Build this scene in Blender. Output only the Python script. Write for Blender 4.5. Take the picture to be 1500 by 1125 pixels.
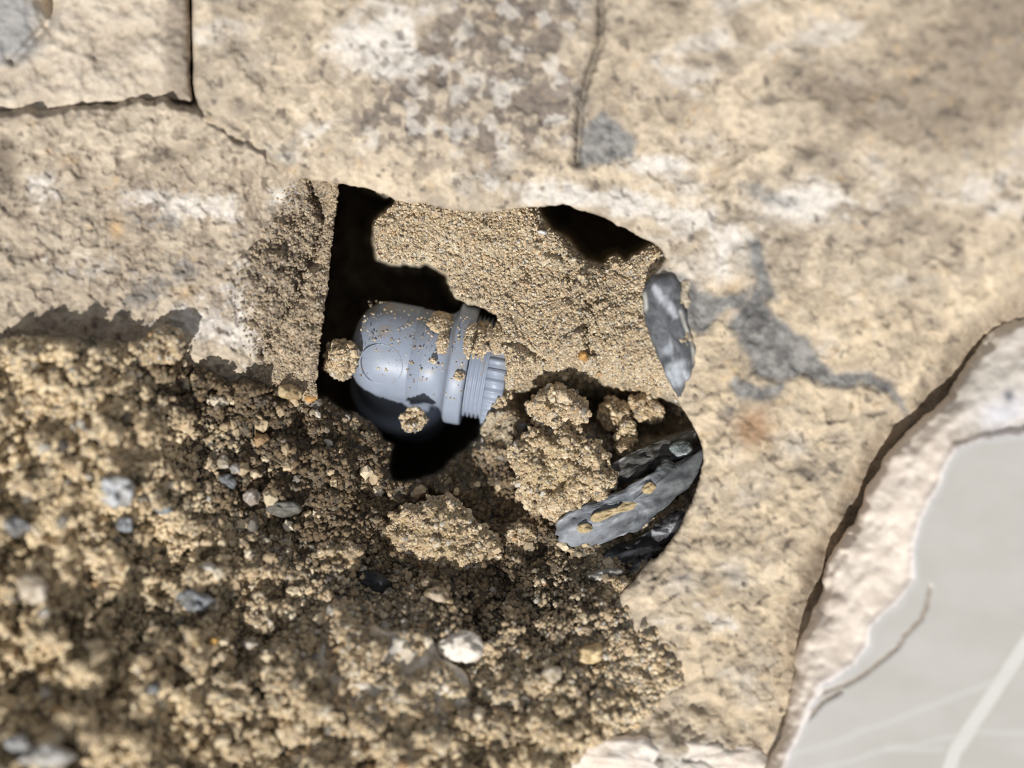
import bpy, math, random
import numpy as np
from mathutils import Vector, Matrix

random.seed(7)
C = bpy.context.scene.collection
SC = bpy.context.scene
for o in list(bpy.data.objects):
    bpy.data.objects.remove(o)

# ------------------------------------------------------------------ camera
D = 0.375                 # camera height above the slab level (m)
F = 1875.0                # focal length in pixels of the 1500 wide frame
cam_d = bpy.data.cameras.new('camera')
cam_d.sensor_width = 36.0
cam_d.lens = 45.0
cam_d.clip_start = 0.01
cam_d.clip_end = 20
cam = bpy.data.objects.new('camera', cam_d)
cam.location = (0, 0, D)
cam.rotation_euler = (0, 0, 0)
C.objects.link(cam)
SC.camera = cam
cam_d.dof.use_dof = True
cam_d.dof.focus_distance = D + 0.014
cam_d.dof.aperture_fstop = 2.5

# ------------------------------------------------------------------ light
w = bpy.data.worlds.new('world')
SC.world = w
w.use_nodes = True
bg = w.node_tree.nodes['Background']
bg.inputs[0].default_value = (0.90, 0.94, 1.0, 1)
bg.inputs[1].default_value = 0.33
sd = bpy.data.lights.new('sun', 'SUN')
sd.energy = 4.35
sd.color = (1.0, 0.975, 0.935)
sd.angle = math.radians(1.2)
sun = bpy.data.objects.new('sun', sd)
SUN_FROM = Vector((-0.30, -0.88, 0.98))
sun.rotation_euler = SUN_FROM.to_track_quat('Z', 'Y').to_euler()
sun.location = SUN_FROM * 1.0
C.objects.link(sun)
SC.view_settings.view_transform = 'Standard'
SC.view_settings.look = 'None'
SC.view_settings.gamma = 1
SC.view_settings.exposure = 0.0
SC.view_settings.use_curve_mapping = False

# ------------------------------------------------------------------ helpers
def unproj(px, py, zmm):
    z = np.asarray(zmm, float) * 0.001
    k = (D - z) / F
    return (np.asarray(px, float) - 750) * k, (562.5 - np.asarray(py, float)) * k, z + 0 * k

def P(px, py, z=0.0):
    a, b, c = unproj(px, py, z)
    return Vector((float(a), float(b), float(c)))

def lin(c):
    c = np.asarray(c, float) / 255.0
    return np.where(c <= 0.04045, c / 12.92, ((c + 0.055) / 1.055) ** 2.4)

def desat(c, k):
    g = (c * np.array([.25, .6, .15])).sum(-1, keepdims=True)
    return c * (1 - k) + g * k

_lat = {}
def vn(x, y, s, seed=0):
    """smooth value noise of cell size s, in -1..1"""
    if seed not in _lat:
        _lat[seed] = np.random.RandomState(seed + 11).rand(256, 256) * 2 - 1
    L = _lat[seed]
    X = np.asarray(x, float) / s + 500.37 + seed * 3.1
    Y = np.asarray(y, float) / s + 500.91 + seed * 1.7
    xi = np.floor(X).astype(int); yi = np.floor(Y).astype(int)
    fx = X - xi; fy = Y - yi
    fx = fx * fx * fx * (fx * (fx * 6 - 15) + 10)
    fy = fy * fy * fy * (fy * (fy * 6 - 15) + 10)
    a = L[xi & 255, yi & 255]; b = L[(xi + 1) & 255, yi & 255]
    c = L[xi & 255, (yi + 1) & 255]; d = L[(xi + 1) & 255, (yi + 1) & 255]
    return (a * (1 - fx) + b * fx) * (1 - fy) + (c * (1 - fx) + d * fx) * fy

def fbm(x, y, s, oct=4, seed=0, gain=0.55):
    r = 0; a = 1; t = 0
    for i in range(oct):
        # rotate each octave so that the lattice does not show
        ang = 0.6 + 1.1 * i
        xr = x * math.cos(ang) - y * math.sin(ang); yr = x * math.sin(ang) + y * math.cos(ang)
        r = r + a * vn(xr, yr, s / 2 ** i, seed + i); t += a; a *= gain
    return r / t

def cell(x, y, s, seed=0):
    """rounded crumbs of size s: dome height 0..1 and a random value per crumb"""
    rs = np.random.RandomState(seed + 77)
    JX = rs.rand(256, 256); JY = rs.rand(256, 256); V = rs.rand(256, 256)
    X = np.asarray(x, float) / s + 400; Y = np.asarray(y, float) / s + 400
    xi = np.floor(X).astype(int); yi = np.floor(Y).astype(int)
    best = np.full(X.shape, 9.0); val = np.zeros(X.shape)
    for i in (-1, 0, 1):
        for j in (-1, 0, 1):
            cx = (xi + i); cy = (yi + j)
            dx = cx + JX[cx & 255, cy & 255] - X
            dy = cy + JY[cx & 255, cy & 255] - Y
            v = V[cx & 255, cy & 255]
            d = (dx * dx + dy * dy) / (0.55 + 0.75 * v)
            m = d < best
            best = np.where(m, d, best); val = np.where(m, v, val)
    return np.sqrt(np.clip(1 - best, 0, 1)), val

def smooth(a, b, x):
    t = np.clip((x - a) / (b - a), 0, 1)
    return t * t * (3 - 2 * t)

def sdf(x, y, poly):
    """signed distance in px, positive inside"""
    x = np.asarray(x, float); y = np.asarray(y, float)
    best = np.full(x.shape, 1e12); inside = np.zeros(x.shape, bool)
    n = len(poly)
    for i in range(n):
        x0, y0 = poly[i]; x1, y1 = poly[(i + 1) % n]
        ex, ey = x1 - x0, y1 - y0
        t = np.clip(((x - x0) * ex + (y - y0) * ey) / (ex * ex + ey * ey + 1e-9), 0, 1)
        best = np.minimum(best, (x - x0 - t * ex) ** 2 + (y - y0 - t * ey) ** 2)
        c = ((y0 > y) != (y1 > y)) & (x < (x1 - x0) * (y - y0) / (y1 - y0 + 1e-9) + x0)
        inside ^= c
    d = np.sqrt(best)
    return np.where(inside, d, -d)

def dline(x, y, pts):
    best = np.full(np.asarray(x, float).shape, 1e12)
    for (x0, y0), (x1, y1) in zip(pts[:-1], pts[1:]):
        ex, ey = x1 - x0, y1 - y0
        t = np.clip(((x - x0) * ex + (y - y0) * ey) / (ex * ex + ey * ey + 1e-9), 0, 1)
        best = np.minimum(best, (x - x0 - t * ex) ** 2 + (y - y0 - t * ey) ** 2)
    return np.sqrt(best)

def blob(x, y, cx, cy, rx, ry, rot=0):
    c, s = math.cos(math.radians(rot)), math.sin(math.radians(rot))
    u = ((x - cx) * c + (y - cy) * s) / rx; v = (-(x - cx) * s + (y - cy) * c) / ry
    return np.exp(-(u * u + v * v))

class TPS:
    def __init__(self, pts):
        p = np.array(pts, float); self.p = p[:, :2] / 500; z = p[:, 2]; n = len(p)
        K = self.U(self.p[:, None] - self.p[None]); K += np.eye(n) * 1e-3
        Q = np.c_[np.ones(n), self.p]
        A = np.block([[K, Q], [Q.T, np.zeros((3, 3))]])
        s = np.linalg.solve(A, np.r_[z, 0, 0, 0]); self.w = s[:n]; self.a = s[n:]
    @staticmethod
    def U(d):
        r2 = (d ** 2).sum(-1); return 0.5 * r2 * np.log(r2 + 1e-12)
    def __call__(self, x, y):
        x = np.asarray(x, float) / 500; y = np.asarray(y, float) / 500
        r = self.a[0] + self.a[1] * x + self.a[2] * y
        for (a, b), ww in zip(self.p, self.w):
            r2 = (x - a) ** 2 + (y - b) ** 2
            r = r + ww * 0.5 * r2 * np.log(r2 + 1e-12)
        return r

def tag(o, label=None, cat=None, group=None, kind=None):
    if label: o['label'] = label
    if cat: o['category'] = cat
    if group: o['group'] = group
    if kind: o['kind'] = kind
    return o

def mesh_np(name, V, Fc, mat, col=None, parent=None, smoothed=True):
    me = bpy.data.meshes.new(name)
    V = np.asarray(V, np.float32); Fc = np.asarray(Fc, np.int32)
    k = Fc.shape[1]
    me.vertices.add(len(V)); me.vertices.foreach_set('co', V.ravel())
    me.loops.add(Fc.size); me.loops.foreach_set('vertex_index', Fc.ravel())
    me.polygons.add(len(Fc)); me.polygons.foreach_set('loop_start', np.arange(0, Fc.size, k, dtype=np.int32))
    me.polygons.foreach_set('use_smooth', np.full(len(Fc), smoothed))
    me.update(calc_edges=True); me.validate()
    if col is not None:
        ca = me.color_attributes.new('Col', 'FLOAT_COLOR', 'POINT')
        c4 = np.ones((len(V), 4), np.float32); c4[:, :3] = np.clip(col, 0, 1)
        ca.data.foreach_set('color', c4.ravel())
    me.materials.append(mat)
    o = bpy.data.objects.new(name, me); C.objects.link(o)
    if parent is not None: o.parent = parent
    return o

def empty(name, loc=(0, 0, 0)):
    o = bpy.data.objects.new(name, None); o.empty_display_size = 0.01
    o.location = loc; C.objects.link(o)
    return o

def local(o, root):
    """parent o to root keeping it where it stands"""
    o.parent = root
    o.matrix_parent_inverse = Matrix.Translation(root.location).inverted()
    return o

# ------------------------------------------------------------------ materials
def mat_attr(name, rough=0.95, var=0.22, nscale=900, bump=0.4, bdist=0.0006, spec=0.2, speck=0.0):
    m = bpy.data.materials.new(name); m.use_nodes = True
    nt = m.node_tree; N = nt.nodes; L = nt.links
    b = N['Principled BSDF']; b.inputs['Roughness'].default_value = rough
    b.inputs['Specular IOR Level'].default_value = spec
    at = N.new('ShaderNodeAttribute'); at.attribute_name = 'Col'
    tc = N.new('ShaderNodeTexCoord')
    no = N.new('ShaderNodeTexNoise'); no.inputs['Scale'].default_value = nscale
    no.inputs['Detail'].default_value = 4; no.inputs['Roughness'].default_value = 0.7
    L.new(tc.outputs['Object'], no.inputs['Vector'])
    mr = N.new('ShaderNodeMapRange'); mr.inputs[1].default_value = 0.3; mr.inputs[2].default_value = 0.7
    mr.inputs[3].default_value = 1 - var; mr.inputs[4].default_value = 1 + var
    L.new(no.outputs['Fac'], mr.inputs[0])
    mx = N.new('ShaderNodeVectorMath'); mx.operation = 'SCALE'
    L.new(at.outputs['Color'], mx.inputs[0]); L.new(mr.outputs[0], mx.inputs['Scale'])
    out = mx.outputs[0]
    if speck:
        vo = N.new('ShaderNodeTexVoronoi'); vo.inputs['Scale'].default_value = 620
        L.new(tc.outputs['Object'], vo.inputs['Vector'])
        lt = N.new('ShaderNodeMapRange'); lt.inputs[1].default_value = 0.12; lt.inputs[2].default_value = 0.3
        lt.inputs[3].default_value = 1 - speck; lt.inputs[4].default_value = 1
        L.new(vo.outputs['Distance'], lt.inputs[0])
        m2 = N.new('ShaderNodeVectorMath'); m2.operation = 'SCALE'
        L.new(out, m2.inputs[0]); L.new(lt.outputs[0], m2.inputs['Scale']); out = m2.outputs[0]
    L.new(out, b.inputs['Base Color'])
    bp = N.new('ShaderNodeBump'); bp.inputs['Strength'].default_value = bump
    bp.inputs['Distance'].default_value = bdist
    L.new(no.outputs['Fac'], bp.inputs['Height']); L.new(bp.outputs[0], b.inputs['Normal'])
    return m

M_slab = mat_attr('mortar', var=0.12, nscale=700, bump=0.5, speck=0.12)
M_sand = mat_attr('sand', var=0.30, nscale=1500, bump=0.9, bdist=0.0008)
M_stone = mat_attr('stone', rough=0.62, var=0.22, nscale=500, bump=0.5, bdist=0.0006, spec=0.45)
M_tile = mat_attr('glazed_tile', rough=0.45, var=0.02, nscale=120, bump=0.0, spec=0.4)
M_tilecore = mat_attr('fired_clay', rough=0.8, var=0.04, nscale=300, bump=0.25, spec=0.3)
M_pvc = mat_attr('grey_plastic', rough=0.42, var=0.06, nscale=260, bump=0.08, bdist=0.0003, spec=0.4)

def grain_mat():
    m = bpy.data.materials.new('grains'); m.use_nodes = True
    nt = m.node_tree; b = nt.nodes['Principled BSDF']
    b.inputs['Roughness'].default_value = 0.85; b.inputs['Specular IOR Level'].default_value = 0.25
    at = nt.nodes.new('ShaderNodeAttribute'); at.attribute_type = 'INSTANCER'; at.attribute_name = 'gcol'
    nt.links.new(at.outputs['Color'], b.inputs['Base Color'])
    return m
M_grain = grain_mat()

def grain_tree(name, sub):
    nt = bpy.data.node_groups.new(name, 'GeometryNodeTree')
    nt.interface.new_socket('Geometry', in_out='INPUT', socket_type='NodeSocketGeometry')
    nt.interface.new_socket('Geometry', in_out='OUTPUT', socket_type='NodeSocketGeometry')
    N = nt.nodes; L = nt.links
    gi = N.new('NodeGroupInput'); go = N.new('NodeGroupOutput')
    ico = N.new('GeometryNodeMeshIcoSphere'); ico.inputs['Radius'].default_value = 1; ico.inputs['Subdivisions'].default_value = sub
    sm = N.new('GeometryNodeSetMaterial'); sm.inputs['Material'].default_value = M_grain
    geo = ico.outputs['Mesh']
    nz = N.new('ShaderNodeTexNoise'); nz.inputs['Scale'].default_value = 1.9
    sub_ = N.new('ShaderNodeVectorMath'); sub_.operation = 'SUBTRACT'; sub_.inputs[1].default_value = (.5, .5, .5)
    L.new(nz.outputs['Color'], sub_.inputs[0])
    mu = N.new('ShaderNodeVectorMath'); mu.operation = 'SCALE'; mu.inputs['Scale'].default_value = 2.0; L.new(sub_.outputs[0], mu.inputs[0])
    sp = N.new('GeometryNodeSetPosition'); L.new(geo, sp.inputs['Geometry']); L.new(mu.outputs[0], sp.inputs['Offset'])
    L.new(sp.outputs[0], sm.inputs['Geometry'])
    ip = N.new('GeometryNodeInstanceOnPoints')
    m2p = N.new('GeometryNodeMeshToPoints')
    L.new(gi.outputs[0], m2p.inputs['Mesh']); L.new(m2p.outputs[0], ip.inputs['Points'])
    L.new(sm.outputs[0], ip.inputs['Instance'])
    for nm, sock in (('grot', 'Rotation'), ('gscale', 'Scale')):
        a = N.new('GeometryNodeInputNamedAttribute'); a.data_type = 'FLOAT_VECTOR'; a.inputs['Name'].default_value = nm
        L.new(a.outputs['Attribute'], ip.inputs[sock])
    L.new(ip.outputs[0], go.inputs[0])
    return nt
G1 = grain_tree('grain_fine', 1)
G2 = grain_tree('grain_coarse', 2)

PAL = lin([(214, 184, 134), (200, 170, 122), (224, 200, 155), (182, 156, 116), (160, 142, 114),
           (205, 196, 180), (140, 130, 116), (232, 214, 178), (196, 152, 92), (92, 84, 76)])
PAL = desat(PAL, 0.30) * 0.92
PW = np.array([.26, .22, .16, .12, .07, .05, .04, .05, .015, .015]); PW = PW / PW.sum()
def grains(name, px, py, z, r_px, parent=None, tree=None, col=None, seed=1, dark=1.0):
    rs = np.random.RandomState(seed)
    X, Y, Z = unproj(px, py, z)
    n = len(X)
    me = bpy.data.meshes.new(name)
    me.vertices.add(n); me.vertices.foreach_set('co', np.c_[X, Y, Z].astype(np.float32).ravel())
    a = me.attributes.new('grot', 'FLOAT_VECTOR', 'POINT'); a.data.foreach_set('vector', (rs.rand(n, 3) * 6.28).astype(np.float32).ravel())
    s = (np.asarray(r_px) * 0.0002)[:, None] * (0.7 + 0.6 * rs.rand(n, 3))
    a = me.attributes.new('gscale', 'FLOAT_VECTOR', 'POINT'); a.data.foreach_set('vector', s.astype(np.float32).ravel())
    if col is None:
        col = PAL[rs.choice(len(PAL), n, p=PW)] * (0.85 + 0.25 * rs.rand(n, 1))
    c4 = np.ones((n, 4), np.float32); c4[:, :3] = np.clip(col * dark, 0, 1)
    a = me.attributes.new('gcol', 'FLOAT_COLOR', 'POINT'); a.data.foreach_set('color', c4.ravel())
    me.materials.append(M_grain)
    o = bpy.data.objects.new(name, me); C.objects.link(o)
    md = o.modifiers.new('grains', 'NODES'); md.node_group = tree or G1
    if parent is not None: local(o, parent)
    o['kind'] = 'stuff'
    return o

# ------------------------------------------------------------------ outlines (px of the survey picture)
HOLE = [(497, 268), (520, 272), (545, 280), (580, 291), (620, 298), (650, 306), (680, 311), (720, 309), (760, 305),
        (800, 300), (825, 299), (850, 307), (885, 320), (915, 335), (945, 351), (964, 362), (974, 378), (958, 400),
        (950, 430), (950, 470), (960, 510), (975, 550), (990, 580), (1002, 602), (1016, 625), (1028, 655), (1030, 678),
        (1020, 712), (1008, 742), (1000, 762), (985, 790), (965, 815), (940, 835), (918, 860), (880, 900), (760, 900),
        (600, 840), (500, 720), (470, 610), (463, 560), (470, 500), (478, 440), (488, 350)]
# the open floor tile corner
TILE_OUT = [(1700, 330), (1500, 455), (1450, 490), (1412, 540), (1380, 592), (1330, 635), (1300, 668), (1275, 712),
            (1252, 768), (1216, 820), (1206, 870), (1180, 922), (1165, 962), (1158, 1010), (1150, 1060), (1120, 1130), (1060, 1300), (1700, 1300)]
SOIL = [(-300, 480), (0, 505), (60, 498), (150, 522), (200, 508), (235, 486), (262, 490), (272, 530), (320, 560), (400, 572),
        (462, 566), (478, 440), (488, 350), (497, 240), (640, 240), (900, 240), (1060, 380), (1010, 420), (1010, 540), (1060, 600), (1090, 700), (1040, 790), (960, 850),
        (925, 866), (955, 905), (985, 940), (1000, 1000), (930, 1060), (850, 1095), (800, 1180), (780, 1350), (-300, 1350)]

# ------------------------------------------------------------------ slab (the broken mortar bed)
slabT = TPS([(495, 268, -1), (600, 290, 1), (700, 308, 2), (820, 298, 2), (960, 362, 0), (945, 450, -2), (1000, 600, 0),
             (1030, 670, 0), (1000, 760, -1), (920, 860, -3), (300, 176, 6.4), (380, 230, 4), (440, 256, 1.5), (600, 100, 10), (600, -100, 16), (900, 100, 12), (1200, 100, 20),
             (1500, -50, 36), (1700, -100, 44), (1500, 300, 24), (1200, 300, 12), (1200, 500, 8), (1400, 450, 14), (1100, 800, 3),
             (1200, 700, 5), (1300, 640, 7), (1150, 950, 5), (1000, 1000, 3), (900, 1125, 8), (1000, 1250, 10), (300, 100, 8), (300, -100, 12),
             (800, 860, -22), (600, 800, -24), (600, 1100, -8), (0, 1000, -14), (300, 800, -16), (-200, 1300, -10), (700, 1300, -2), (-200, -100, 14), (0, 300, 6),
             (400, 600, -16), (1500, 800, 6), (1500, 1200, 4)])
leftT = TPS([(-200, 200, 14), (0, 200, 9), (0, 350, 6), (0, 500, 3), (-200, 500, 8), (150, 250, 5), (150, 400, 2), (150, 500, 0),
             (300, 185, 6), (380, 238, 3.5), (235, 165, 7), (300, 300, 1), (300, 420, -2), (300, 520, -5), (400, 280, -4), (390, 400, -5), (400, 520, -8), (450, 300, -12),
             (440, 400, -10), (480, 330, -10), (482, 440, -9), (465, 560, -11), (300, 620, -20), (0, 620, -16), (450, 660, -24), (-200, 650, -12), (450, 262, -4), (560, 262, -6)])

def grid(x0, x1, y0, y1, s):
    xs = np.arange(x0, x1 + s, s); ys = np.arange(y0, y1 + s, s)
    X, Y = np.meshgrid(xs, ys, indexing='ij')
    nx, ny = X.shape
    idx = np.arange(nx * ny).reshape(nx, ny)
    Q = np.stack([idx[:-1, :-1], idx[:-1, 1:], idx[1:, 1:], idx[1:, :-1]], -1).reshape(-1, 4)
    return X.ravel(), Y.ravel(), Q

def compact(V, Q, col):
    used = np.zeros(len(V), bool); used[Q.ravel()] = True
    m = np.cumsum(used) - 1
    return V[used], m[Q], col[used]

def mixc(a, b, t):
    t = np.clip(t, 0, 1)[:, None]
    return a * (1 - t) + b * t

GREY = lin([(112, 113, 114)]); CREAM = lin([(226, 204, 168)]); BEIGE = lin([(198, 180, 152)]); TAN = lin([(176, 158, 130)])
WHITE = lin([(228, 222, 212)]); DARK = lin([(98, 88, 80)]); BROWN = lin([(190, 150, 105)]); OCHRE = lin([(222, 180, 110)])

def pits(X, Y, s, seed, thr=0.62):
    """scattered small pits, 0..1"""
    c, v = cell(X + 6 * vn(X, Y, 20, seed), Y + 6 * vn(X, Y, 20, seed + 1), s, seed)
    return smooth(0.15, 0.8, c) * (v > thr)

STAINS = [
    [(1068, 478), (1082, 448), (1098, 430), (1108, 408), (1122, 430), (1130, 462), (1160, 478), (1184, 496), (1200, 525), (1222, 545), (1275, 544),
     (1305, 556), (1322, 585), (1334, 612), (1320, 604), (1298, 574), (1262, 562), (1236, 570), (1210, 566), (1176, 552), (1140, 560), (1112, 552), (1092, 522)],
    [(1066, 560), (1080, 548), (1100, 562), (1118, 570), (1138, 556), (1154, 556), (1140, 580), (1114, 590), (1082, 584)],
    [(960, 396), (1000, 402), (1022, 424), (1050, 433), (1080, 428), (1100, 416), (1090, 446), (1052, 462), (1036, 484), (1020, 494), (1000, 470)],
    [(1092, 345), (1112, 350), (1126, 400), (1140, 440), (1118, 440), (1100, 400)],
    [(850, 190), (880, 160), (905, 180), (935, 205), (930, 232), (880, 240), (848, 244)],
    [(1180, 300), (1110, 268), (1080, 268), (1100, 285), (1140, 305)],
    [(1065, 600), (1075, 590), (1070, 610)],
]
def slab_color(X, Y):
    n1 = fbm(X, Y, 90, 4, 3); n2 = fbm(X, Y, 30, 4, 9); n3 = fbm(X, Y, 10, 3, 15)
    col = mixc(np.repeat(BEIGE, len(X), 0), CREAM, 0.45 + 1.5 * n1 + 1.2 * n2)
    col = mixc(col, TAN, smooth(0.0, 0.5, fbm(X, Y, 60, 4, 21)) * 0.8)
    col = mixc(col, WHITE, smooth(0.15, 0.6, fbm(X * 0.7, Y * 1.3, 60, 4, 23)) * 0.6)
    warm = smooth(900, 1050, X) * smooth(330, 500, Y)
    col = mixc(col, lin([(232, 206, 160)]), warm * (0.55 + 0.6 * n2))
    # the pebbly grey brown field at the top middle
    fld = smooth(40, -30, -sdf(X, Y, [(560, 110), (660, 10), (700, -80), (850, -80), (845, 240), (720, 262), (560, 240), (470, 270), (500, 200)]) + 0) * 1.0
    fld = smooth(-30, 30, sdf(X + 30 * n2, Y + 30 * n1, [(560, 110), (660, 10), (700, -80), (850, -80), (845, 215), (720, 245), (560, 240), (500, 200)]))
    col = mixc(col, lin([(178, 162, 140)]), fld * 0.55)
    for (s, sd_, th) in ((24, 5, 0.74), (13, 6, 0.7), (8, 8, 0.72)):
        p = pits(X, Y, s, sd_, th)
        col = mixc(col, lin([(118, 106, 98)]), p * (0.18 + 0.5 * fld) * (s > 9 or 0.8))
    ltp = pits(X, Y, 17, 31, 0.8)
    col = mixc(col, WHITE, ltp * 0.5 * fld)
    # white lime streaks
    st = blob(X, Y, 540, 60, 80, 45, -20) + blob(X, Y, 580, 85, 30, 35) * 0.9 + blob(X, Y, 860, 290, 160, 22, 8) + blob(X, Y, 1190, 300, 80, 35) \
        + blob(X, Y, 960, 240, 70, 16, 0) + 0.7 * blob(X, Y, 1055, 390, 22, 30) + 0.5 * blob(X, Y, 470, 190, 60, 20, -20) + 0.5 * blob(X, Y, 1430, 270, 120, 50) \
        + 0.7 * blob(X, Y, 1040, 340, 90, 22, 20) + 0.6 * blob(X, Y, 1050, 910, 60, 14, 20) + 0.8 * blob(X, Y, 950, 1120, 160, 40)
    col = mixc(col, WHITE, smooth(0.25, 0.9, st + 0.55 * n2 + 0.25 * n3) * 0.85)
    # darker zones far right top
    dk = blob(X, Y, 1400, 130, 130, 110, 20) + blob(X, Y, 1240, 150, 120, 40, 10) * 0.7 + blob(X, Y, 1480, 30, 80, 60) + 0.5 * blob(X, Y, 1380, 330, 110, 40, 20) \
        + 0.5 * blob(X, Y, 900, 130, 40, 90) + 0.5 * blob(X, Y, 1200, 830, 60, 40)
    col = mixc(col, lin([(140, 124, 104)]), smooth(0.1, 0.9, dk + 0.45 * n2) * 0.75)
    # scattered brownish and dark blotches
    q = smooth(0.28, 0.55, fbm(X, Y, 26, 3, 41)) * 0.4
    col = mixc(col, lin([(146, 128, 108)]), q)
    q = smooth(0.40, 0.6, fbm(X, Y, 14, 3, 51)) * 0.75
    col = mixc(col, DARK, q * 0.9)
    oc = smooth(0.42, 0.7, fbm(X, Y, 22, 3, 61)) * 0.3
    col = mixc(col, OCHRE, oc)
    # brown stone set in the mortar, dark pebble
    col = mixc(col, BROWN, np.clip(blob(X + 8 * n3, Y + 8 * n2, 1102, 628, 22, 26, 10) * 1.5, 0, 1))
    col = mixc(col, DARK, np.clip(blob(X, Y, 1180, 692, 16, 8, 15) * 1.3, 0, 1) * 0.8)
    for cx, cy, a in ((1010, 90, 8), (690, 130, 7), (1130, 145, 10), (1180, 230, 12), (690, 45, 9), (730, 72, 9), (752, 35, 9), (1270, 355, 7), (1060, 85, 9)):
        col = mixc(col, DARK, blob(X + 5 * n3, Y, cx, cy, a * 1.3, a) * 0.7)
    tj = sdf(X + 10 * n2, Y + 10 * n2, TILE_OUT); col = mixc(col, lin([(150, 132, 110)]), smooth(-55, -8, tj) * 0.6 * smooth(1000, 850, Y))  # the tile's cast shadow, painted as a darker band on the mortar
    col = mixc(col, lin([(120, 110, 98)]), np.exp(-(dline(X + 3 * n3, Y, [(884, -200), (880, 60), (862, 110), (850, 160), (846, 240)]) / 6) ** 2) * 0.7)
    # grey cement stains
    wx = X + 6 * fbm(X, Y, 18, 3, 71); wy = Y + 6 * fbm(X, Y, 18, 3, 72)
    g = np.zeros(len(X))
    for s in STAINS:
        g = np.maximum(g, smooth(-6, 7, sdf(wx, wy, s)) * (1 if s is not STAINS[5] else 0.7))
    gc = mixc(np.repeat(GREY, len(X), 0), lin([(150, 150, 148)]), 0.5 + n2 + n3)
    gc = mixc(gc, lin([(96, 98, 102)]), smooth(0.25, 0.6, -n2 + 0.5 * n3))
    col = col * (1 - g[:, None] * 0.93) + gc * g[:, None] * 0.93
    return desat(col, 0.30) * np.array([0.985, 0.965, 0.95]) * (0.90 + 0.10 * n3[:, None])

TL_EDGE = [(-300, -300), (284, -300), (283, 40), (284, 120), (292, 170), (240, 152), (150, 158), (60, 170), (-300, 190)]
LB_TOP = [(-300, 175), (60, 172), (150, 162), (240, 156), (290, 176), (330, 205), (380, 232), (440, 258), (462, 262), (500, 268), (520, 400), (500, 700), (-300, 900)]
GROOVE = [(385, 520), (404, 470), (430, 440), (446, 400), (462, 372), (474, 330), (468, 300), (452, 262)]

def slab_height(X, Y):
    h = slabT(X, Y)
    n1 = fbm(X, Y, 120, 4, 101); n2 = fbm(X, Y, 34, 4, 102); n3 = fbm(X, Y, 9, 3, 103)
    h = h + 2.2 * n1 + 1.3 * n2 + 0.22 * n3
    c, v = cell(X + 4 * n2, Y, 15, 41); h -= pits(X, Y, 24, 5, 0.74) * 0.6 + pits(X, Y, 13, 6, 0.7) * 0.35
    c, v = cell(X, Y, 6, 42); h += 0.22 * c
    # seam in the upper slab
    seam = dline(X + 3 * n3, Y, [(884, -200), (880, 60), (862, 110), (850, 160), (846, 240)])
    h -= 3.2 * np.exp(-(seam / 5.5) ** 2) * smooth(260, 225, Y)
    h += 0.2 * smooth(-2, 8, X - np.interp(Y, [-200, 60, 110, 160, 240], [884, 880, 862, 850, 846])) * smooth(250, 215, Y)
    # stains lie a bit lower and smoother
    h -= 0.8 * smooth(-6, 6, sdf(X, Y, STAINS[0]))
    # mortar drops into the joint along the tile
    t = sdf(X, Y, TILE_OUT)
    h -= (8 * smooth(1000, 860, Y) + 1.5) * smooth(-46, -4, t + 14 * n2)
    # crisp rolled edge round the hole
    return h

def slab_mesh(name, parent):
    X, Y, Q = grid(-220, 1720, -220, 1340, 2.6)
    n2 = fbm(X, Y, 22, 4, 201)
    d = -sdf(X + 5 * n2, Y + 5 * fbm(X, Y, 22, 4, 211), HOLE)          # positive outside the hole
    tl = np.maximum(sdf(X, Y, TL_EDGE), sdf(X, Y, LB_TOP))
    h = slab_height(X, Y)
    h -= 1.6 * np.exp(-np.clip(d, 0, None) / 7.0)
    h -= 3 * np.exp(-np.clip(-tl, 0, None) / 6.0) * (Y < 170)
    # vertices inside the opening fold under and away: the slab is a plate over a hollow
    eps = 1.0
    gx = (-sdf(X + eps, Y, HOLE) + sdf(X - eps, Y, HOLE)); gy = (-sdf(X, Y + eps, HOLE) + sdf(X, Y - eps, HOLE))
    gl = np.sqrt(gx * gx + gy * gy) + 1e-6; gx /= gl; gy /= gl
    k = np.clip(-d, 0, 14)
    out = np.interp(k, [0, 3, 6, 9, 14], [0, 0, 14, 60, 90])
    dz = np.interp(k, [0, 3, 6, 9, 14], [0, 7, 12, 16, 60])
    ins = d < 0
    X2 = np.where(ins, X + gx * (k + out), X); Y2 = np.where(ins, Y + gy * (k + out), Y)
    h = np.where(ins, h - dz, h)
    # likewise the edges against the left block drop down
    k2 = np.clip(tl, 0, 12); h = np.where(tl > 0, h - k2 * 2.5, h)
    keep = (d > -13) & (tl < 11) & (sdf(X, Y, TILE_OUT) < 60)
    V = np.c_[unproj(X2, Y2, h)]
    col = slab_color(X, Y)
    Q = Q[keep[Q].all(1)]
    V, Q, col = compact(V, Q, col)
    return mesh_np(name, V, Q, M_slab, col, parent)

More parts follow.
